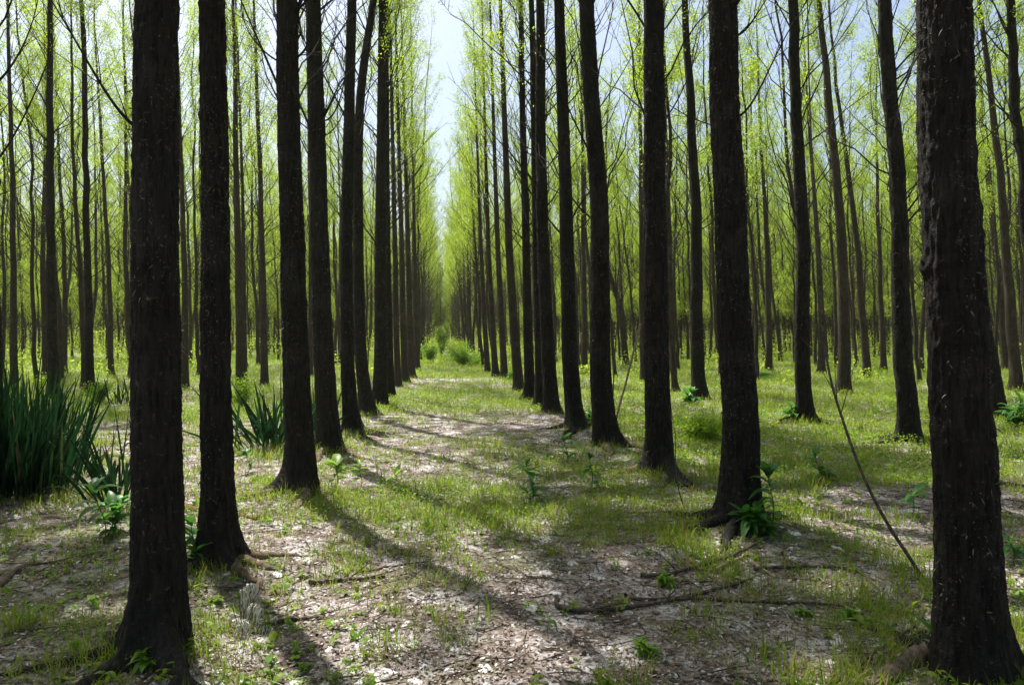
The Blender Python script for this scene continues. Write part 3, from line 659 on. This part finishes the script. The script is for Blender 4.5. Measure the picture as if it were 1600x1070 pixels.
# small twigs
x, y, d = fan(5200, 2.6, 22, 1.3, 44, rs); n = len(x); an = rs.uniform(0, 2 * np.pi, n); L = rs.gamma(2.0, 0.07, n) * (1 + d / 20)
s = np.linspace(-.5, .5, 5)[None, :]; bd = rs.normal(size=(n, 1)) * 0.12
px_ = x[:, None] + L[:, None] * (s * np.cos(an)[:, None] - bd * s * s * 2 * np.sin(an)[:, None]); py_ = y[:, None] + L[:, None] * (s * np.sin(an)[:, None] + bd * s * s * 2 * np.cos(an)[:, None])
rr = rs.uniform(0.0012, 0.0042, n)[:, None] * (1 - 0.5 * (s + .5)) * (1 + d[:, None] / 25)
A = Acc(); A.add(*tubes(np.stack([px_, py_, ground_h(px_, py_) + rr + rs.uniform(0, 0.012, (n, 1))], -1), rr, 5))
tag(A.obj('twig_litter', [STICK], smooth=True), 'scatter of small dead twigs over the forest floor', 'twigs', kind='stuff')
# far undergrowth: loose leafy thickets beyond the nearer rows
x, y, d = fan(3600, 26, 150, 0.1, 40, rs)
hh = np.clip((d - 20) / 60, 0.10, 1) * rs.uniform(0.5, 4.5, len(x)); lane = np.abs(x - 0.5) < 1.6
k = ~(lane & (y < 40)); x, y, d, hh = x[k], y[k], d[k], hh[k]
hh = np.where(np.abs(x - .5) < 1.9, np.minimum(hh, np.clip((y - 36) * 0.04, 0.2, 1.6)), hh)
k = (y > 40) | (rs.random(len(x)) < 0.35); x, y, d, hh = x[k], y[k], d[k], hh[k]
idx = np.repeat(np.arange(len(x)), 110); n = len(idx)
off = rand_unit(n, rs) * rs.uniform(0.3, 1, (n, 1)); C = np.stack([x[idx] + off[:, 0] * 0.55 * (0.5 + hh[idx]), y[idx] + off[:, 1] * 0.55 * (0.5 + hh[idx]), np.abs(hh[idx] * (0.5 + 0.5 * off[:, 2]))], -1)
A = Acc(); A.add(*leaf_quads(C, rs.uniform(0.05, 0.13, n), rs, asp=0.7))
tag(A.obj('undergrowth', LEAF, smooth=False), 'loose bright green undergrowth between the far trunks', 'undergrowth', kind='stuff')

# ------------------------------------------------------------------ fallen branches and logs
def gline(pts, r0, r1, lift=0.5, n=26, wob=0.012, seed=0):
    rs = np.random.default_rng(seed); P = np.array([ground_pt(*p) for p in pts]); s0 = np.linspace(0, 1, len(P)); s = np.linspace(0, 1, n)
    X = np.interp(s, s0, P[:, 0]); Yv = np.interp(s, s0, P[:, 1])
    if len(P) > 2: X, Yv = np.polyval(np.polyfit(s0, P[:, 0], 2), s), np.polyval(np.polyfit(s0, P[:, 1], 2), s)
    w = np.cumsum(rs.normal(size=(2, n)), axis=1) * wob * 0.35; X = X + w[0]; Yv = Yv + w[1]
    r = (r0 + (r1 - r0) * s) * (1 + 0.12 * rs.normal(size=n)); g = ground_h(X, Yv)
    gs = np.convolve(np.pad(g, 4, mode='edge'), np.ones(9) / 9, 'valid')
    return np.stack([X, Yv, np.maximum(g, gs) + r * lift], -1), r
STICKS = [
 ('fallen_log', [(-20, 925), (12, 905), (48, 880)], 0.030, 0.022, STICK, 'thick dark fallen limb at the left edge of the photo, on the ground', 0),
 ('fallen_branch', [(45, 884), (90, 880), (148, 881)], 0.008, 0.005, STICK, 'thin straight stick running right from the thick fallen limb at the left edge', 2),
 ('fallen_log', [(284, 792), (330, 800), (402, 812)], 0.030, 0.022, ROT, 'reddish brown rotten log lying behind the second trunk left of the lane', 0),
 ('fallen_branch', [(482, 917), (540, 909), (602, 905)], 0.013, 0.008, STICK, 'short dark stick on the pale litter in front of the tan root fan', 1),
 ('fallen_branch', [(558, 897), (620, 885), (695, 872)], 0.006, 0.003, STICK, 'thin stick slanting up to the right from the short dark stick', 2),
 ('fallen_branch', [(868, 948), (915, 955), (1010, 950), (1175, 902)], 0.013, 0.008, STICK, 'crooked dark branch curving across the ground at the centre right', 3),
 ('fallen_branch', [(985, 940), (1150, 942), (1322, 950)], 0.009, 0.006, STICK, 'long straight branch lying level in front of the almost black trunk', 2),
 ('fallen_branch', [(1000, 901), (1100, 885), (1232, 838)], 0.012, 0.008, STICK, 'branch propped against the foot of the almost black trunk', 2),
 ('fallen_branch', [(1122, 897), (1168, 868)], 0.011, 0.008, PALE, 'short pale barkless stick below the foot of the almost black trunk', 0),
 ('fallen_branch', [(1172, 884), (1204, 905)], 0.010, 0.006, PALE, 'stubby orange tan wood splinter near the level dark branch', 0),
 ('fallen_branch', [(1180, 897), (1270, 893), (1352, 899)], 0.012, 0.007, STICK, 'dark branch lying level right of the tan splinter', 2),
 ('fallen_branch', [(1290, 1075), (1370, 1030), (1446, 952)], 0.007, 0.005, STICK, 'long bowed stick sweeping up to the foot of the massive right trunk', 2),
 ('fallen_branch', [(1400, 945), (1425, 962), (1446, 972)], 0.007, 0.005, STICK, 'short stub of a stick left of the massive right trunk', 0),
 ('fallen_branch', [(95, 1066), (150, 1010), (208, 955)], 0.006, 0.004, STICK, 'thin stick slanting toward the foot of the massive left trunk', 2),
 ('fallen_branch', [(780, 768), (800, 776), (822, 790)], 0.006, 0.004, STICK, 'thin bowed twig on the lane left of the middle sapling', 0),
 ('fallen_branch', [(1558, 752), (1580, 757), (1612, 758)], 0.016, 0.012, STICK, 'dark stick at the right edge of the photo behind the massive right trunk', 1),
 ('fallen_branch', [(690, 1063), (720, 1055), (748, 1038)], 0.005, 0.004, STICK, 'short twig at the bottom centre of the photo', 0),
 ('fallen_branch', [(985, 802), (1040, 806), (1100, 800)], 0.006, 0.004, STICK, 'thin stick on the litter between the two nearest right lane saplings and the black trunk', 1),
 ('fallen_branch', [(930, 770), (965, 772), (985, 776)], 0.009, 0.008, PALE, 'pale short stick in front of the trunk with wide root flare', 0),
 ('fallen_branch', [(420, 985), (470, 972), (505, 975)], 0.010, 0.007, STICK, 'dark stick right of the grey fibre tuft', 1),
 ('fallen_log', [(1345, 1090), (1400, 1066), (1450, 1035)], 0.040, 0.055, STICK, 'thick mossy limb butting against the foot of the massive right trunk', 0),
]
for k, (nm, pts, r0, r1, mt, lab, nt_) in enumerate(STICKS):
    P, r = gline(pts, r0 * (1.25 if nm == 'fallen_branch' else 1), r1 * (1.25 if nm == 'fallen_branch' else 1), seed=k, lift=0.15 if nm == 'fallen_log' else 1.3)
    A = Acc(); A.add(*tubes(P[None], r[None], 9)); rs = np.random.default_rng(70 + k)
    A.add(*tubes(np.stack([P[0], P[0] - (P[1] - P[0]) * 0.05], 0)[None], np.array([[r[0], 0.0005]]), 9)); A.add(*tubes(np.stack([P[-1], P[-1] + (P[-1] - P[-2]) * 0.05], 0)[None], np.array([[r[-1], 0.0005]]), 9))
    for _ in range(nt_ * 2):
        j = int(rs.integers(5, 24)); dd = unit(unit(P[j] - P[j - 1]) + np.array([*rs.normal(size=2) * 0.6, 0.15])); L = rs.uniform(0.06, 0.28)
        A.add(*tubes((P[j] + dd * L * np.linspace(0, 1, 4)[:, None])[None], (r[j] * 0.4 * np.array([1, .8, .6, .3]))[None], 5))
    o = A.obj(nm, mt, loc=tuple(P[len(P) // 2])); tag(o, lab, 'log' if nm == 'fallen_log' else 'stick', 'dead wood lying on the ground')

# standing thin stems
def world_tube(name, pts, r0, r1, mt, lab, cat, twigs=0, seed=0):
    """pts: (px, py, Y)"""
    P = np.array([plane_pt(a, b_, c) for a, b_, c in pts]); s0 = np.linspace(0, 1, len(P)); s = np.linspace(0, 1, 40)
    Q = np.stack([np.interp(s, s0, P[:, c]) for c in range(3)], -1)
    for _ in range(3):
        Q[1:-1] = (Q[:-2] + Q[1:-1] + Q[2:]) / 3
    A = Acc(); r = r0 + (r1 - r0) * s; A.add(*tubes(Q[None], r[None], 9)); rs = np.random.default_rng(seed)
    for _ in range(twigs):
        j = int(rs.integers(15, 38)); dd = unit(unit(Q[j] - Q[j - 1]) + rand_unit(1, rs)[0] * 0.6); L = rs.uniform(0.15, 0.5)
        A.add(*tubes((Q[j] + dd * L * np.linspace(0, 1, 4)[:, None])[None], (r[j] * 0.4 * np.array([1, .8, .6, .3]))[None], 5))
    tag(A.obj(name, mt, loc=tuple(Q[0])), lab, cat)
g = ground_pt(1442, 905)[1]
world_tube('bent_sapling', [(1442, 905, g), (1420, 868, g), (1385, 818, g + .1), (1345, 740, g + .25), (1318, 660, g + .4), (1298, 600, g + .5), (1286, 530, g + .6), (1279, 420, g + .7), (1272, 300, g + .8), (1264, 150, g + .9), (1262, 20, g + 1), (1261, -40, g + 1)], 0.0125, 0.004, STICK, 'long bare bent sapling rising in a curve from the foot of the massive right trunk', 'sapling', 9, 3)
g = ground_pt(962, 690)[1]
world_tube('leaning_pole', [(955, 695, g), (966, 640, g), (980, 590, g), (1001, 505, g)], 0.016, 0.018, PALE, 'slanting pale pole leaning between the bent trunk and the root flared trunk', 'pole')
world_tube('dead_stem', [(957, 640, g), (960, 560, g), (967, 470, g), (973, 400, g), (982, 300, g)], 0.010, 0.005, STICK, 'thin dark dead stem standing just right of the bent trunk', 'stem', 6, 4)
g = ground_pt(582, 650)[1]
world_tube('dead_stem', [(577, 652, g), (574, 600, g), (577, 520, g), (581, 420, g), (578, 300, g)], 0.012, 0.005, STICK, 'thin dark dead stem left of the straight seventh trunk, beside a shorter one', 'stem', 6, 5)
world_tube('dead_stem', [(584, 644, g + .2), (577, 610, g), (572, 575, g), (576, 540, g)], 0.008, 0.004, STICK, 'short bowed dead stem beside a taller one, left of the straight seventh trunk', 'stem', 3, 6)
g = ground_pt(1070, 797)[1]
world_tube('dead_stem', [(1070, 797, g), (1060, 765, g), (1055, 720, g), (1056, 680, g), (1050, 650, g + .1)], 0.006, 0.003, STICK, 'thin wiry stem standing in front of the root flared trunk', 'stem', 4, 7)

# ------------------------------------------------------------------ iris clumps
def iris(px, py, hpx, nb, lab, wide=0.28, lean=0.33, seed=0, foot=0.10, W=0.030, group='iris clumps among the trees'):
    rs = np.random.default_rng(300 + seed); b = ground_pt(px, py); dep = b[1] * math.cos(YAW) + b[0] * math.sin(YAW); Hh = hpx / F_PX * dep
    root = empty('iris_clump', (b[0], b[1], 0), lab, 'plant', group)
    o = rs.normal(size=(nb, 3)) * foot; o[:, 2] = 0.02
    d = rs.normal(size=(nb, 3)) * lean * 0.6 + o / max(foot, .01) * lean * 0.45; d[:, 2] = 1
    L = Hh * rs.uniform(0.55, 1.18, nb)
    A = Acc(); A.add(*strips(o, d, L, W * rs.uniform(0.7, 1.3, nb), np.where(rs.random(nb) < 0.3, rs.uniform(0.3, 0.75, nb), rs.uniform(0, 0.22, nb)), K=14, fold=0.22, peak=0.3, tipw=0.03, roll=rs.uniform(-1.3, 1.3, nb)))
    A.obj('leaves', IRIS, root)
    # brown sheaths at the foot
    n2 = nb // 3; o = rs.normal(size=(n2, 3)) * foot; o[:, 2] = 0.01; d = rs.normal(size=(n2, 3)) * 0.9; d[:, 2] = 0.6
    B = Acc(); B.add(*strips(o, d, rs.uniform(0.08, 0.3, n2), np.full(n2, W * .6), rs.uniform(.4, 1, n2), K=7)); B.obj('dead_leaves', LITTER, root)
iris(-8, 772, 225, 170, 'tall dark iris clump cut by the left edge of the photo', seed=1, foot=0.20)
iris(40, 776, 210, 210, 'tall dense dark iris clump, widest one at lower left', seed=2, foot=0.19, lean=0.24)
iris(84, 755, 165, 110, 'tall dark iris clump at the right end of the dense row at lower left', seed=3, foot=0.11, lean=0.22)
iris(10, 735, 165, 120, 'dark iris clump half hidden behind the widest one at lower left', seed=4, foot=0.2)
iris(178, 792, 165, 42, 'arching iris clump just left of the massive left trunk', seed=5, foot=0.09, lean=0.5)
iris(128, 745, 75, 22, 'small low iris clump between the dense row and the arching clump', seed=6, foot=0.07, lean=0.5)
iris(192, 634, 45, 40, 'distant small iris clump on sunlit ground left of the massive left trunk', seed=7, foot=0.22, W=0.035)
iris(425, 700, 122, 130, 'dark iris clump left of the very dark third trunk', seed=8, foot=0.2, lean=0.6, W=0.034)
iris(496, 684, 92, 34, 'upright iris clump showing between the third and fourth trunks left of the lane', seed=9, foot=0.10, lean=0.14)

# ------------------------------------------------------------------ leafy saplings
def sapling(px, py, hpx, lab, seed=0, mt=None, nl=16, ll=0.14, stems=1, bushy=False, group='leafy saplings on the forest floor', name='leafy_sapling'):
    rs = np.random.default_rng(400 + seed); b = ground_pt(px, py); dep = b[1] * math.cos(YAW) + b[0] * math.sin(YAW); H = hpx / F_PX * dep
    z0 = float(ground_h(b[:1], b[1:2])[0]); root = empty(name, (b[0], b[1], z0), lab, 'plant', group); mt = mt or SAPL
    St, Lf = Acc(), Acc()
    for s_ in range(stems):
        hs = H * (1 if s_ == 0 else rs.uniform(0.45, 0.85)); tilt = rs.normal(size=2) * (0.10 if s_ == 0 else 0.4)
        s = np.linspace(0, 1, 10); P = np.stack([tilt[0] * hs * s + 0.02 * np.sin(s * 5), tilt[1] * hs * s, hs * 0.88 * s], -1)
        St.add(*tubes(P[None], (0.0035 + 0.008 * H) * (1 - 0.6 * s)[None] * 0.8, 7))
        n = nl; u = np.where(rs.random(n) < 0.5, rs.uniform(0.88, 1, n), rs.uniform(0.25, 0.9, n)) if not bushy else rs.uniform(0.1, 1, n)
        base = np.stack([np.interp(u, s, P[:, c]) for c in range(3)], -1); an = rs.uniform(0, 2 * np.pi, n) + np.arange(n) * 2.4
        d = np.stack([np.cos(an), np.sin(an), rs.uniform(-0.1, 0.9, n) + 0.6 * (u > .9)], -1)
        L = 1.25 * ll * rs.uniform(0.5, 1.25, n); Lf.add(*strips(base, d, L, L * rs.uniform(0.26, 0.4, n), rs.uniform(0.1, 0.6, n), K=8, fold=0.2, peak=0.4, tipw=0.04))
    St.obj('stem', STEM, root); Lf.obj('leaves', mt, root)
sapling(832, 783, 72, 'dark green single stemmed sapling on the lane, leaves whorled at its top', 1, nl=20, ll=0.15)
sapling(826, 782, 22, 'low dark leafy sprout at the foot of the middle lane sapling', 2, nl=12, ll=0.12, bushy=True)
sapling(922, 766, 60, 'slender upright sapling in front of the bent trunk', 3, nl=20, ll=0.12)
sapling(932, 762, 22, 'low leafy sprout right of the slender sapling before the bent trunk', 4, nl=14, ll=0.11, bushy=True)
sapling(885, 724, 46, 'broad leaved sapling in front of the fifth trunk right of the lane', 5, nl=22, ll=0.17)
sapling(522, 768, 48, 'leafy green seedling close right of the tan root fan', 6, nl=16, ll=0.17, mt=YOUNG)
sapling(562, 762, 44, 'bright yellow green seedling, the middle one of three right of the tan root fan', 7, nl=14, ll=0.13, mt=YOUNG)
sapling(624, 766, 36, 'small bright seedling on the lane, rightmost of three beside the tan root fan', 8, nl=14, ll=0.12, mt=YOUNG)
sapling(1206, 838, 98, 'tallest leafy sapling at the right foot of the almost black trunk', 9, nl=22, ll=0.15)
sapling(1188, 846, 42, 'dark bushy sprout right at the foot of the almost black trunk', 10, nl=30, ll=0.14, stems=4, bushy=True)
sapling(1278, 748, 52, 'sapling with pale top leaves in the grass right of the almost black trunk', 11, nl=18, ll=0.13)
sapling(1285, 746, 26, 'dark low sprout at the foot of the pale topped sapling', 12, nl=22, ll=0.10, stems=3, bushy=True)
sapling(1422, 806, 44, 'few leaved seedling left of the massive right trunk', 13, nl=10, ll=0.15)
sapling(165, 843, 90, 'broad leaved plant left of the massive left trunk', 14, nl=16, ll=0.17, stems=3)
sapling(300, 905, 85, 'leafy shoot squeezed between the two nearest left trunks', 15, nl=20, ll=0.13, stems=2)
sapling(388, 735, 34, 'small sprout in the pale litter right of the second left trunk', 16, nl=14, ll=0.12)
sapling(1588, 672, 55, 'dark leafy sapling near the right edge behind the massive right trunk', 17, nl=30, ll=0.2, stems=3, bushy=True)
sapling(1466, 1066, 60, 'leafy seedling at the foot of the massive right trunk, bottom of the photo', 18, nl=12, ll=0.10)
sapling(1582, 880, 50, 'grassy leaved sprout at the right edge of the photo', 19, nl=14, ll=0.12, bushy=True)
sapling(1240, 662, 22, 'fern like tuft at the foot of the leaning grey brown trunk', 20, nl=26, ll=0.22, stems=2, bushy=True)
sapling(924, 668, 22, 'small bush right of the fifth trunk right of the lane', 21, nl=30, ll=0.16, stems=4, bushy=True)
sapling(800, 594, 14, 'dark little shrub at the foot of a slim trunk right of the lane', 22, nl=40, ll=0.2, stems=5, bushy=True)
sapling(1080, 632, 20, 'fern like tuft left of the leaning slender trunk', 23, nl=26, ll=0.26, stems=2, bushy=True)
sapling(1196, 592, 12, 'low green tuft beside the trunk with a reddish foot', 24, nl=26, ll=0.3, stems=2, bushy=True)
sapling(1255, 962, 14, 'low green weed cluster at lower right on brown litter', 25, nl=18, ll=0.04, stems=5, bushy=True, mt=YOUNG)
sapling(1330, 968, 20, 'low green weed cluster left of the massive right trunk on brown litter', 26, nl=20, ll=0.04, stems=6, bushy=True, mt=YOUNG)
sapling(1040, 915, 24, 'grassy green tuft on brown litter in front of the crooked branch', 27, nl=20, ll=0.055, stems=5, bushy=True, mt=YOUNG)
sapling(1010, 1032, 28, 'leafy green weed at the bottom of the photo right of centre', 28, nl=18, ll=0.055, stems=5, bushy=True, mt=YOUNG)
sapling(232, 1052, 34, 'low leafy weed at the foot of the massive left trunk', 29, nl=16, ll=0.07, stems=3, bushy=True, mt=YOUNG)
sapling(665, 828, 20, 'single dark leafed seedling on the lane centre', 30, nl=7, ll=0.07)
# small leafed shrubs
def shrub(px, py, hpx, wpx, lab, seed, n=2600, mt=None, size=0.045):
    rs = np.random.default_rng(600 + seed); b = ground_pt(px, py); dep = b[1] * math.cos(YAW) + b[0] * math.sin(YAW); H = hpx / F_PX * dep; Wd = wpx / F_PX * dep / 2
    root = empty('shrub', (b[0], b[1], 0), lab, 'shrub', 'shrubs among the trees'); ns = 26
    tip = np.stack([rs.normal(size=ns) * Wd * 0.55, rs.normal(size=ns) * Wd * 0.55, H * rs.uniform(0.4, 1.0, ns)], -1); s = np.linspace(0, 1, 6)
    P = tip[:, None, :] * s[None, :, None] ** np.array([1.4, 1.4, 0.9]); A = Acc(); A.add(*tubes(P, np.outer(np.full(ns, 0.006), 1 - .7 * s), 5)); A.obj('stem', STEM, root)
    k = rs.integers(0, ns, n); u = rs.uniform(0.15, 1.05, n)[:, None]; C = tip[k] * u ** np.array([1.4, 1.4, 0.9]) + rs.normal(size=(n, 3)) * np.array([Wd, Wd, H]) * 0.10
    C[:, 2] = np.abs(C[:, 2]); B = Acc(); B.add(*leaf_quads(C, rs.uniform(0.5, 1.3, n) * size, rs)); B.obj('leaves', mt or COVER, root, smooth=False)
shrub(378, 640, 52, 50, 'pale green fine leaved shrub between the second and third left trunks', 1)
shrub(155, 632, 36, 40, 'twiggy fine leaved shrub at the foot of the straight trunk left of the massive one', 2)
shrub(1100, 690, 40, 90, 'low spreading green bush left of the almost black trunk', 3, n=3500)
shrub(722, 572, 40, 60, 'bright green bush at the far end of the lane', 4, n=4500, size=0.08, mt=YOUNG)
shrub(672, 566, 34, 40, 'bright yellow green bush far down the left side of the lane', 5, n=3500, size=0.08, mt=YOUNG)
shrub(690, 556, 46, 26, 'tall darker green bush closing off the end of the lane', 6, n=3500, mt=COVER, size=0.12)
shrub(740, 571, 18, 50, 'low yellow green bush far down the right side of the lane', 7, n=3500, mt=YOUNG, size=0.08)

# ------------------------------------------------------------------ the pale fibre tuft beside the second trunk
rs = np.random.default_rng(77); b = ground_pt(378, 1000)
root = empty('dry_fibre_tuft', (b[0], b[1], 0), 'pale tuft of matted dry fibres drooping over weeds right of the massive left trunk', 'dead plant')
for (ox, oy, hz, wd, n, an) in ((0.00, 0.17, 0.24, 0.05, 46, 0.3), (0.05, 0.08, 0.16, 0.05, 40, -0.6), (0.01, -0.02, 0.11, 0.04, 34, 0.9), (0.11, 0.03, 0.06, 0.05, 22, 0.1), (-0.08, 0.12, 0.10, 0.04, 20, 1.4)):
    u = rs.uniform(-1, 1, n); s = np.linspace(0, 1, 9); sg = np.where(rs.random(n) < .5, -1, 1)
    c = np.stack([ox + u * wd * np.cos(an), oy + u * wd * np.sin(an), hz - 0.03 * u ** 2 + rs.normal(size=n) * 0.004], -1)
    L = rs.gamma(6, 0.015, n).clip(0.03, hz + 0.02); fan_ = (sg * rs.uniform(0.008, 0.032, n))[:, None] * s ** 0.5; ph = rs.uniform(0, 6.28, n)[:, None]
    wv = 0.006 * np.sin(s * 9 + ph) * s
    P = np.stack([c[:, :1] - np.sin(an) * fan_ + wv, c[:, 1:2] + np.cos(an) * fan_ + 0.006 * np.cos(s * 7 + ph) * s, c[:, 2:] + 0.006 * np.sin(s * 3) - L[:, None] * s ** 1.5], -1)
    A = Acc(); A.add(*tubes(P, np.outer(rs.uniform(0.0010, 0.0028, n), [1, 1, 1, 1, 1, .9, .8, .6, .3]), 5)); A.obj('fibre_strand', FIBRE, root)
s = np.linspace(0, 1, 8); A = Acc()
for k in range(7):
    e = np.array([rs.uniform(-.06, .12), rs.uniform(-.02, .2), rs.uniform(.15, .3)]); P = np.stack([e[0] * s, e[1] * s, e[2] * s], -1) + rs.normal(size=(8, 3)) * .003
    A.add(*tubes(P[None], np.full((1, 8), .0022), 5))
A.obj('stem', STICK, root)

# ------------------------------------------------------------------ air
A = Acc(); x0, x1, y0, y1, z0, z1 = -160, 165, -40, 190, -1.5, 24
v = np.array([[x, y, z] for z in (z0, z1) for (x, y) in ((x0, y0), (x1, y0), (x1, y1), (x0, y1))])
A.add(v, [[0, 3, 2, 1], [4, 5, 6, 7], [0, 1, 5, 4], [1, 2, 6, 5], [2, 3, 7, 6], [3, 0, 4, 7]])
m = bpy.data.materials.new('air'); m.use_nodes = True; nt = m.node_tree; nt.nodes.clear()
out = nt.nodes.new('ShaderNodeOutputMaterial'); pv = nt.nodes.new('ShaderNodeVolumePrincipled')
pv.inputs['Color'].default_value = (0.92, 0.97, 0.70, 1); pv.inputs['Density'].default_value = 0.0004; pv.inputs['Anisotropy'].default_value = 0.4
nt.links.new(pv.outputs[0], out.inputs['Volume'])
tag(A.obj('haze', m, smooth=False), kind='stuff')
